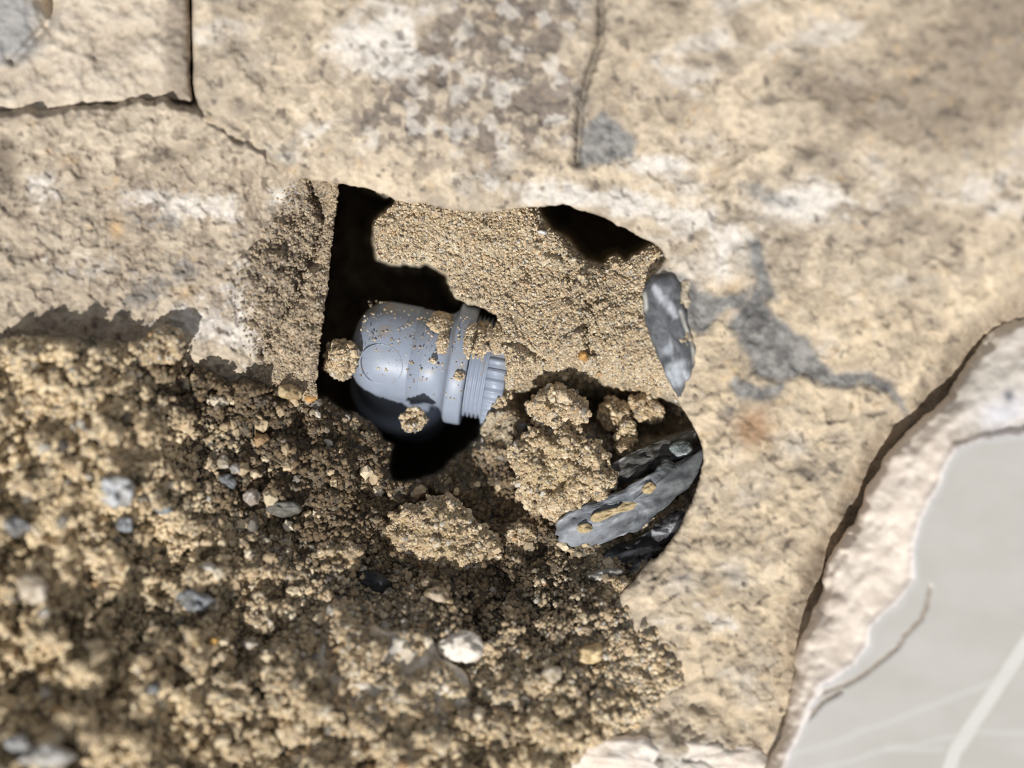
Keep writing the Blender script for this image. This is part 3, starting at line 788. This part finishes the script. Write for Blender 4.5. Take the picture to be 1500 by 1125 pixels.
clump([(568, 785), (582, 752), (600, 742), (622, 735), (650, 728), (672, 742), (700, 765), (728, 790), (740, 815), (722, 838), (690, 848), (655, 850), (620, 838), (600, 822), (578, 806)],
      -17, 8.0, 8, 'largest tan sand lump, lying alone in the trough below the grey pipe fitting', 11, n=5200, rough=1.6, facets=2.2)
clump([(752, 668), (768, 640), (800, 632), (840, 625), (872, 640), (892, 665), (905, 700), (885, 735), (848, 752), (812, 756), (780, 740), (760, 712)],
      -18, 9, 9, 'big rounded sand lump touching the upper left side of the slate flake', 12, n=5600, rough=1.8, facets=3.0)
clump([(770, 600), (785, 578), (812, 568), (842, 575), (862, 598), (855, 618), (825, 628), (792, 628)],
      -17, 7, 8, 'rounded sand lump just above the big lump, right of the pipe fitting', 13, n=2600)
clump([(478, 520), (488, 502), (506, 498), (524, 508), (526, 530), (514, 548), (494, 556), (480, 542)],
      -22, 4.5, 9, 'small sand lump wedged between the left mortar edge and the pipe fitting', 14, n=1300)
clump([(462, 800), (480, 790), (505, 788), (525, 802), (528, 822), (516, 838), (490, 836), (470, 822)],
      -10, 5, 6, 'small pale sand lump left of the largest lump', 15, n=1300)
clump([(585, 612), (598, 600), (612, 598), (624, 612), (618, 626), (600, 630), (588, 624)],
      -24, 3.5, 8, 'tiny sand lump right under the pipe fitting body', 16, n=600)
clump([(172, 525), (190, 505), (215, 498), (235, 480), (258, 480), (266, 500), (258, 525), (225, 535), (195, 534)],
      1.5, 5.5, 7, 'crumbly sand lump leaning on the left mortar slab at the top of the heap', 17, n=1800, r1=3.4)
clump([(745, 780), (760, 762), (785, 768), (790, 790), (775, 805), (752, 800)], -21, 4, 6, 'small brown sand lump left of the tip of the slate flake', 18, n=800)
clump([(920, 590), (935, 580), (958, 585), (972, 602), (962, 618), (935, 616)], -28, 4, 7, 'brownish sand lump in the shaded recess below the grey rim stone', 19, n=800)
clump([(880, 600), (895, 582), (915, 590), (920, 612), (905, 628), (885, 622)], -29, 4, 7, 'brown crumb of sand in the shaded recess, left of a similar one', 20, n=700)
clump([(902, 640), (912, 612), (928, 618), (930, 645), (918, 668), (904, 662)], -26, 4, 7, 'narrow upright sand crumb just above the dark slate slab', 21, n=600)
clump([(60, 640), (90, 585), (140, 580), (180, 610), (205, 660), (190, 690), (150, 700), (110, 690)], 8, 7, 9, 'large blurred sand lump on the crest of the left heap above the white stone', 22, n=3600, r1=4.5)
clump([(20, 590), (45, 560), (80, 555), (90, 585), (70, 610), (35, 612)], 7, 5, 7, 'sand lump at the far left top of the heap', 23, n=1500, r1=4.5)
clump([(245, 725), (260, 705), (285, 712), (290, 735), (270, 748), (250, 742)], 0, 4, 6, 'sand lump in the middle of the heap right of the white stone', 24, n=800, r1=3.5)
clump([(30, 990), (70, 955), (120, 960), (140, 1000), (110, 1040), (60, 1045), (30, 1025)], 11, 6, 8, 'blurred yellowish sand lump at the bottom left of the heap', 25, n=2600, r1=6)
clump([(870, 860), (895, 840), (920, 850), (925, 872), (905, 885), (880, 882)], -12, 4, 6, 'low sand lump at the foot of the right mortar edge', 26, n=900)

# dark slates on the right
def slate(X, Y, c):
    s = fbm(X * 0.35 + Y * 0.9, Y * 0.35 - X * 0.1, 9, 3, 931)
    c = mixc(c, lin([(186, 188, 192)]), smooth(0.1, 0.5, s) * 0.75)
    c = mixc(c, lin([(40, 40, 42)]), smooth(0.1, 0.45, -s + 0.3 * fbm(X, Y, 7, 3, 932)) * 0.7)
    return c
def flake_extra(X, Y, c):
    c = slate(X, Y, c)
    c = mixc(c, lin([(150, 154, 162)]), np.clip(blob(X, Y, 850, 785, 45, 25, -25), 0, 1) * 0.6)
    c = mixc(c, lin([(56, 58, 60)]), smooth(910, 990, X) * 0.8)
    return c
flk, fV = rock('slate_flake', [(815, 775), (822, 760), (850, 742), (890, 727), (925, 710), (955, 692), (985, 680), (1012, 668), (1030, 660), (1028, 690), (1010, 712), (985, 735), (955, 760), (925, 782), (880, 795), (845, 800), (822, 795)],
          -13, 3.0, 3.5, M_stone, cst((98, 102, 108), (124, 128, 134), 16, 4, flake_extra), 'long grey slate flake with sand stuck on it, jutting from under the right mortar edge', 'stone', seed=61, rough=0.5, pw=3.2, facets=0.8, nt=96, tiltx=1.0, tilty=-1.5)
def crust(pts, z, parent, seed):
    o, V = rock('sand_crust', pts, z, 1.0, 1.0, M_sand, SANDC, None, None, seed=seed, rough=0.6, ns=8, nt=40, nr=8, parent=parent)
    o['label'] = 'tan sand stuck to the flake'
    return o, V
for pts, z, s in (([(866, 757), (882, 748), (905, 742), (918, 733), (934, 736), (928, 746), (905, 752), (885, 762), (872, 766)], -10.1, 71),
                  ([(940, 714), (952, 706), (962, 712), (954, 722), (942, 722)], -9.6, 72), ([(846, 772), (858, 766), (868, 774), (860, 780), (848, 780)], -10.6, 73)):
    crust(pts, z, flk, s)
rock('slate_slab', [(885, 690), (905, 672), (940, 655), (980, 640), (1015, 628), (1030, 640), (1028, 662), (990, 676), (950, 692), (915, 708), (890, 706)],
     -19, 3.5, 5, M_stone, cst((66, 64, 60), (90, 88, 84), 16, 5, slate), 'dark slate slab partly buried in sand, behind the long flake', 'stone', seed=62, rough=0.9, pw=3, facets=1.2)
rock('slate_chip', [(960, 690), (972, 676), (990, 678), (998, 692), (990, 704), (970, 706)], -12, 3.2, 4, M_stone, cst((58, 62, 62), (84, 92, 92), 12, 6, slate),
     'small dark greenish slate chip lying on the wide end of the long flake', 'stone', seed=63, rough=0.6, pw=3, facets=1.5)
rock('slate_chip', [(982, 652), (1000, 645), (1014, 652), (1014, 668), (996, 672), (984, 664)], -13.5, 2.6, 5, M_stone, cst((84, 92, 92), (126, 136, 134), 10, 7, slate),
     'small grey green slate chip at the right rim on top of the dark slab', 'stone', seed=64, rough=0.6, pw=3, facets=1.0)
rock('dark_stone', [(850, 832), (870, 812), (905, 798), (945, 782), (985, 752), (1004, 740), (1004, 765), (985, 795), (960, 822), (930, 842), (895, 850), (862, 848)],
     -21, 4, 8, M_stone, cst((48, 46, 46), (72, 72, 74), 14, 8, slate), 'nearly black layered stone in the shade beneath the long flake', 'stone', seed=65, rough=1.4, pw=2.6, facets=2.0, nt=80)
rock('dark_stone', [(955, 775), (975, 760), (1000, 748), (1010, 760), (1004, 775), (985, 790), (965, 795)], -9, 2.2, 8, M_stone, cst((46, 44, 48), (76, 74, 78), 10, 9, slate),
     'small black stone set in the right mortar edge below the flake', 'stone', seed=66, rough=1.0, facets=1.5)
# grey stone set in the rim with a white vein
def rim_extra(X, Y, c):
    c = mixc(c, lin([(196, 198, 206)]), smooth(7, 2, dline(X + 4 * fbm(X, Y, 8, 2, 940), Y, [(958, 420), (968, 436), (980, 446), (988, 462)])) * 0.75)
    c = mixc(c, lin([(214, 212, 204)]), smooth(5, 1, dline(X, Y, [(944, 432), (946, 452)])) * 0.8 + smooth(4, 1, dline(X, Y, [(997, 456), (1004, 478), (1014, 500), (1017, 530)])) * 0.7)
    c = mixc(c, lin([(176, 182, 190)]), smooth(0.3, 0.8, blob(X, Y, 992, 548, 18, 26, 10) + blob(X, Y, 980, 512, 10, 8) + 0.4 * fbm(X, Y, 10, 3, 941)) * 0.8)
    return c
rock('rim_stone', [(943, 432), (950, 410), (965, 398), (985, 402), (1000, 425), (1006, 460), (1016, 500), (1018, 535), (1008, 565), (998, 586), (986, 574), (972, 545), (958, 510), (947, 480), (942, 455)],
     -1.6, 4.6, 7, M_stone, cst((76, 78, 82), (106, 108, 112), 12, 10, rim_extra), 'grey stone with white veins set in the right mortar rim', 'stone', seed=67, rough=0.5, pw=3.4, facets=0.6)

# pebbles in the heap
PEB = [
 (168, 718, 28, 24, 15, 8, 4.5, (205, 208, 212), 'white angular stone in the heap below the large blurred sand lump', 'stone', 2.0),
 (182, 768, 14, 14, 0, 3.5, 3, (150, 156, 162), 'blue grey stone directly beneath the white angular stone', 'stone', 1.0),
 (286, 880, 30, 18, 20, 2, 4, (140, 144, 150), 'flat blue grey stone in the lower middle of the left heap', 'stone', 1.2),
 (50, 862, 22, 24, 10, 7.5, 5, (214, 202, 184), 'rounded cream pebble at the left, largest rounded pebble of the heap', 'pebble', 0.3),
 (20, 770, 24, 14, 0, 6.5, 3, (150, 152, 154), 'grey stone at the far left middle of the heap', 'stone', 1.0),
 (327, 678, 10, 10, 0, -2.5, 3, (214, 206, 192), 'whitish pebble left of its small grey twin in mid heap', 'pebble', 0.4),
 (344, 686, 9, 9, 30, -3, 3, (176, 172, 170), 'small grey cube-like pebble touching the whitish pebble in mid heap', 'pebble', 1.0),
 (335, 705, 14, 10, 20, -4, 2.5, (112, 114, 118), 'small dark grey pebble below the pair of pale ones', 'pebble', 1.2),
 (368, 727, 13, 12, 0, -4.5, 3, (190, 180, 172), 'pinkish grey pebble at the right of the mid heap', 'pebble', 0.8),
 (325, 797, 8, 9, 0, -2.5, 3, (216, 200, 172), 'single round cream pebble in the dark trough of the heap', 'pebble', 0.3),
 (318, 588, 18, 12, 10, -2.5, 4, (216, 204, 182), 'pale rounded stone below the left mortar slab edge', 'stone', 0.6),
 (455, 582, 12, 9, 10, -11, 4, (222, 176, 112), 'orange tan pebble at the lower tip of the left mortar edge', 'pebble', 0.5),
 (425, 575, 20, 11, 5, -9.5, 4, (206, 184, 146), 'cream sand stone left of the orange tan pebble', 'stone', 0.8),
 (240, 745, 14, 8, 15, 1.5, 3, (134, 140, 146), 'small slate grey pebble between sand lumps in mid heap', 'pebble', 1.0),
 (415, 745, 28, 12, -5, -8.5, 3, (112, 110, 104), 'flat olive grey stone in the dark trough right of the heap', 'stone', 0.8),
 (312, 939, 8, 5, 5, 2.5, 3, (232, 186, 106), 'small orange pebble above the bottom of the heap', 'pebble', 0.3),
 (288, 941, 8, 8, 5, 2.5, 3, (222, 200, 156), 'small yellow pebble left of the orange one', 'pebble', 0.4),
 (368, 945, 14, 12, 0, 3.0, 4, (196, 188, 178), 'greyish pebble at the bottom middle left, right of the orange one', 'pebble', 0.6),
 (548, 852, 26, 15, 20, -8, 4, (54, 56, 60), 'black stone lying below the small pale sand lump', 'stone', 1.8),
 (640, 872, 22, 12, 8, -5, 4.5, (204, 188, 164), 'cream pebble with a rounded top below the largest sand lump', 'pebble', 0.9),
 (630, 855, 18, 8, 5, -8, 3, (166, 152, 130), 'brownish pebble tucked behind the cream pebble', 'pebble', 0.7),
 (808, 988, 17, 13, 0, 3.5, 4, (232, 222, 204), 'white round pebble on the soil at the bottom right of centre', 'pebble', 0.4),
 (864, 958, 22, 16, -10, 0, 5, (224, 200, 158), 'yellowish cream pebble above and right of the white round one', 'pebble', 0.8),
 (885, 842, 30, 9, -12, -11, 3, (160, 160, 158), 'thin grey stone splinter below the black layered stone', 'stone', 0.8),
 (772, 626, 15, 6, 10, -18, 2.5, (122, 122, 124), 'thin grey slate splinter left of the rounded sand lump', 'stone', 0.8),
 (838, 636, 5, 11, -25, -14, 2.5, (150, 148, 144), 'tiny upright slate sliver between the two stacked sand lumps', 'stone', 0.6),
 (768, 652, 12, 13, 0, -19.5, 3, (96, 92, 86), 'dark pebble at the left side of the big rounded sand lump', 'pebble', 1.2),
 (855, 522, 8, 6, 20, -12.5, 2.5, (204, 158, 96), 'orange grain in the compact sand ledge', 'pebble', 0.4),
 (794, 340, 7, 3.5, 10, -13, 1.8, (214, 214, 214), 'tiny white chip on the sand near the right black opening', 'pebble', 0.4),
 (225, 1010, 10, 9, 0, 8, 4, (140, 142, 146), 'small grey pebble low in the left heap', 'pebble', 0.8),
 (70, 1110, 40, 18, -5, 15, 6, (206, 204, 200), 'pale grey blurred stone at the bottom left corner', 'stone', 0.6),
 (30, 1090, 26, 14, 10, 14, 5, (176, 176, 176), 'grey blurred stone at the bottom left corner, left of the pale one', 'stone', 0.6),
]
for i, (cx, cy, rx, ry, rot, z, t, c, lab, cat, fac) in enumerate(PEB):
    c2 = tuple(int(v * 0.98) for v in c); c1 = tuple(int(v * k_) for v, k_ in zip(c, (0.74, 0.71, 0.66)))
    h = float(soil_height(np.array([cx * 1.0]), np.array([cy * 1.0]))[0][0])
    zz = max(z, h + 0.3 * t) if z > -30 else z
    zz = h + 0.35 * t if abs(zz - h) > 4 else zz
    rock(cat, ellipse(cx, cy, rx, ry, rot, 8, 0.16, i), zz, t, t * 1.4, M_stone, cst(c1, c2, 9, i + 20), lab, cat, seed=100 + i, rough=0.7, ns=9, facets=fac + 0.5, nt=36, nr=9, pw=2.5)

# pale mortar rubble at the bottom
def rub(X, Y, c):
    c = mixc(c, lin([(120, 122, 126)]), smooth(0.2, 0.6, fbm(X, Y, 26, 3, 951)) * 0.7)
    return mixc(c, lin([(236, 210, 160)]), smooth(0.25, 0.6, fbm(X, Y, 16, 3, 952)) * 0.6)
rock('mortar_rubble', [(430, 990), (470, 945), (530, 925), (600, 925), (650, 950), (690, 1000), (700, 1070), (680, 1150), (600, 1200), (500, 1190), (430, 1120)], 3, 9, 12, M_slab,
     cst((206, 190, 168), (228, 222, 212), 22, 11, rub), 'pale mortar rubble lump, largest at the bottom edge, left of centre', 'rubble', seed=81, rough=1.6, ns=22, facets=1.2, nt=96, nr=26)
rock('mortar_rubble', [(640, 945), (670, 925), (700, 930), (708, 955), (690, 970), (655, 968)], 5, 5, 8, M_slab, cst((210, 200, 188), (232, 226, 216), 14, 12),
     'small whitish mortar piece on the upper right of the largest rubble lump', 'rubble', seed=82, rough=1.0, facets=1.0)
rock('mortar_rubble', [(700, 1060), (740, 1010), (800, 1015), (850, 1050), (840, 1110), (780, 1150), (710, 1140)], 2, 6, 10, M_slab, cst((140, 136, 132), (176, 170, 162), 22, 13),
     'grey mortar rubble lump at the bottom edge just right of centre', 'rubble', seed=83, rough=1.4, ns=22, facets=1.2)
rock('mortar_rubble', [(800, 1110), (860, 1080), (960, 1078), (1050, 1085), (1120, 1100), (1140, 1160), (960, 1200), (820, 1180)], 5, 4, 10, M_slab, cst((232, 218, 204), (240, 232, 222), 30, 14),
     'whitish mortar piece at the bottom edge beside the tile', 'rubble', seed=84, rough=0.8, ns=30, facets=0.6, nt=96)

# ------------------------------------------------------------------ the grey pipe fitting
fit_z = -33.0
O3 = P(611, 520, fit_z)
ax = (P(715, 541, fit_z) - P(510, 503, fit_z)); ax.normalize(); ax = (ax + Vector((0, 0, 0.02))).normalized()
K = (D - fit_z * 0.001) / F          # metres per px at that depth
up = Vector((0, 0, 1)); side = -ax.cross(up).normalized(); up = ax.cross(side).normalized()
root = empty('pipe_fitting', O3)
tag(root, 'grey plastic elbow pipe fitting with flange and threaded collar, half buried in sand', 'pipe fitting')
PV1 = lin([(143, 152, 168)]); 
def pvc_col(W):
    X = W[:, 0] * 5000; Y = W[:, 1] * 5000
    n = fbm(X + W[:, 2] * 3000, Y, 40, 4, 970); n2 = fbm(X, Y + W[:, 2] * 3000, 7, 3, 971)
    c = np.repeat(PV1, len(W), 0) * (1 + 0.08 * n[:, None])
    dirt = smooth(0.22, 0.5, n2 + 0.25 * n + 0.25 * (W[:, 1] - O3.y) / 0.015)
    return mixc(c, lin([(150, 132, 102)]), dirt * 0.55)
def lathe(name, prof, a=ax, o3=O3, parent=root, nseg=96, ridge=None, cap=True, label=None, s_=None):
    """prof: (distance along the axis, radius) in px"""
    s1 = a.cross(Vector((0, 0, 1)) if abs(a.z) < 0.9 else Vector((0, 1, 0))).normalized(); u1 = s1.cross(a).normalized()
    th = np.linspace(0, 2 * np.pi, nseg, endpoint=False)
    V = []
    for (t, r) in prof:
        rr = np.full(nseg, float(r))
        if ridge is not None: rr = ridge(th, t, rr)
        for k in range(nseg):
            p = o3 + a * (t * K) + (s1 * math.cos(th[k]) + u1 * math.sin(th[k])) * (rr[k] * K)
            V.append(tuple(p))
    V = np.array(V); n = len(prof); base = np.arange(nseg)
    Fq = np.concatenate([np.c_[k * nseg + base, k * nseg + (base + 1) % nseg, (k + 1) * nseg + (base + 1) % nseg, (k + 1) * nseg + base] for k in range(n - 1)])
    ob = mesh_np(name, V, Fq, M_pvc, pvc_col(V))
    local(ob, parent)
    if label: ob['label'] = label
    return ob
# main body: rounded cap on the left, collar step, cone to the flange
body = [(-96, 0.5), (-95.5, 12), (-94, 24), (-91, 36), (-86, 47), (-79, 56), (-70, 63), (-60, 67.5), (-48, 70), (-30, 70), (-4, 70), (-3, 70), (-2, 68.4), (12, 68.4), (13, 67.6), (14, 67.2), (30, 67), (40, 68), (46, 71), (51, 77), (53, 84), (54, 86)]
lathe('body', body)
fl = [(53, 60), (54, 86), (56, 88.5), (59, 89.5), (76, 89.5), (79, 88.5), (80, 86), (80.5, 60)]
lathe('flange', fl)
th_prof = [(78, 70)]
for k in range(5):
    t0 = 80 + k * 6.2
    th_prof += [(t0, 70), (t0 + 1.4, 75.5), (t0 + 3.4, 75.5), (t0 + 4.9, 70)]
lathe('thread', th_prof)
def ribs(th, t, r):
    return r + 3.2 * (np.sin(th * 34) > 0.1) * (1 if 108 < t < 136 else 0)
nut = [(107, 66), (108.5, 76), (110, 79), (134, 79), (136, 76), (137, 40)]
lathe('ribbed_nut', nut, ridge=ribs, nseg=272)
# the second outlet of the elbow goes down into the ground
d2 = Vector((0.10, -0.42, -0.90)).normalized()
O4 = O3 + ax * (-38 * K)
out = [(0, 66), (40, 68), (60, 68), (78, 69), (90, 70), (96, 76), (100, 84), (128, 84), (132, 80), (133, 62), (200, 62)]
lathe('outlet_socket', out, a=d2, o3=O4)
# mould ring on the body
def ring_on_body():
    c = O3 + ax * (-46 * K); R = 70.2 * K
    V = []; n = 64; r = 30 * K
    nrm = (up * 0.93 - side * 0.0 + Vector((0, -0.36, 0))).normalized()
    for k in range(n):
        a = 2 * math.pi * k / n
        for w_, hgt in ((0.0, -0.2), (0.5, 0.35), (1.2, 0.35), (1.7, -0.2)):
            q = c + ax * (math.cos(a) * (r + w_ * K)) 
            e = nrm.cross(ax).normalized()
            off = math.sin(a) * (r + w_ * K)
            ph = off / R
            p = q + (nrm * math.cos(ph) + e * math.sin(ph)) * (R + hgt * K)
            V.append(tuple(p))
    b = np.arange(n); Fq = np.concatenate([np.c_[b * 4 + j, ((b + 1) % n) * 4 + j, ((b + 1) % n) * 4 + j + 1, b * 4 + j + 1] for j in range(3)])
    o = mesh_np('mould_ring', np.array(V), Fq, M_pvc, pvc_col(np.array(V)))
    local(o, root)
ring_on_body()

# sand lying on the fitting
def on_fit(t, off, lift=0.3):
    """point on the fitting skin: t px along the axis, off px across"""
    R = 89.5 if 54 < t < 80 else (79 if t > 100 else 70)
    ph = math.asin(max(-0.98, min(0.98, off / R)))
    return O3 + ax * (t * K) + (up * math.cos(ph) - side * math.sin(ph)) * ((R + lift) * K)
def topx(p):
    k = (D - p.z) / F
    return p.x / k + 750, 562.5 - p.y / k, p.z * 1000
def fit_sand(t0, t1, o0, o1, label, seed, n=700):
    rs = np.random.RandomState(seed)
    pts = []
    for i in range(n):
        t = t0 + (t1 - t0) * rs.rand(); o_ = o0 + (o1 - o0) * rs.rand()
        u = (t - (t0 + t1) / 2) / ((t1 - t0) / 2); v = (o_ - (o0 + o1) / 2) / ((o1 - o0) / 2)
        lim = 1 - 0.5 * abs(float(vn(t, o_, 14, seed)))
        rr = math.sqrt(abs(u) ** 2.5 + abs(v) ** 2.5)
        if rr > lim: continue
        pile = 9 * (1 - rr) * rs.rand()
        pts.append(topx(on_fit(t, o_, 1.0 + pile)))
    pts = np.array(pts)
    o = grains('sand_patch', pts[:, 0], pts[:, 1], pts[:, 2], 1.4 + 1.8 * rs.rand(len(pts)) ** 2, seed=seed)
    tag(o, label, 'sand')
    return o
rs = np.random.RandomState(98)
pp = np.array([topx(on_fit(t, o_, 0.4)) for t, o_ in zip(-80 + 160 * rs.rand(420), -66 + 120 * rs.rand(420) ** 1.6)])
grains('sand_specks', pp[:, 0], pp[:, 1], pp[:, 2], 0.5 + 1.5 * rs.rand(420) ** 3, seed=99, parent=root)
fit_sand(12, 46, -66, -30, 'sand patch on the upper side of the fitting collar, left of the flange', 91, 1300)
fit_sand(30, 48, -40, -6, 'narrow tongue of sand running down the collar beside the flange', 96, 600)
fit_sand(70, 108, -66, -5, 'sand heaped between the flange and the ribbed nut', 92, 3200)
fit_sand(104, 136, -70, -20, 'sand covering the upper half of the ribbed nut', 93, 2600)
fit_sand(64, 80, 12, 24, 'crumb of sand on the middle of the flange face', 94, 120)
fit_sand(26, 36, 0, 8, 'tiny crumb of sand on the fitting collar', 95, 60)
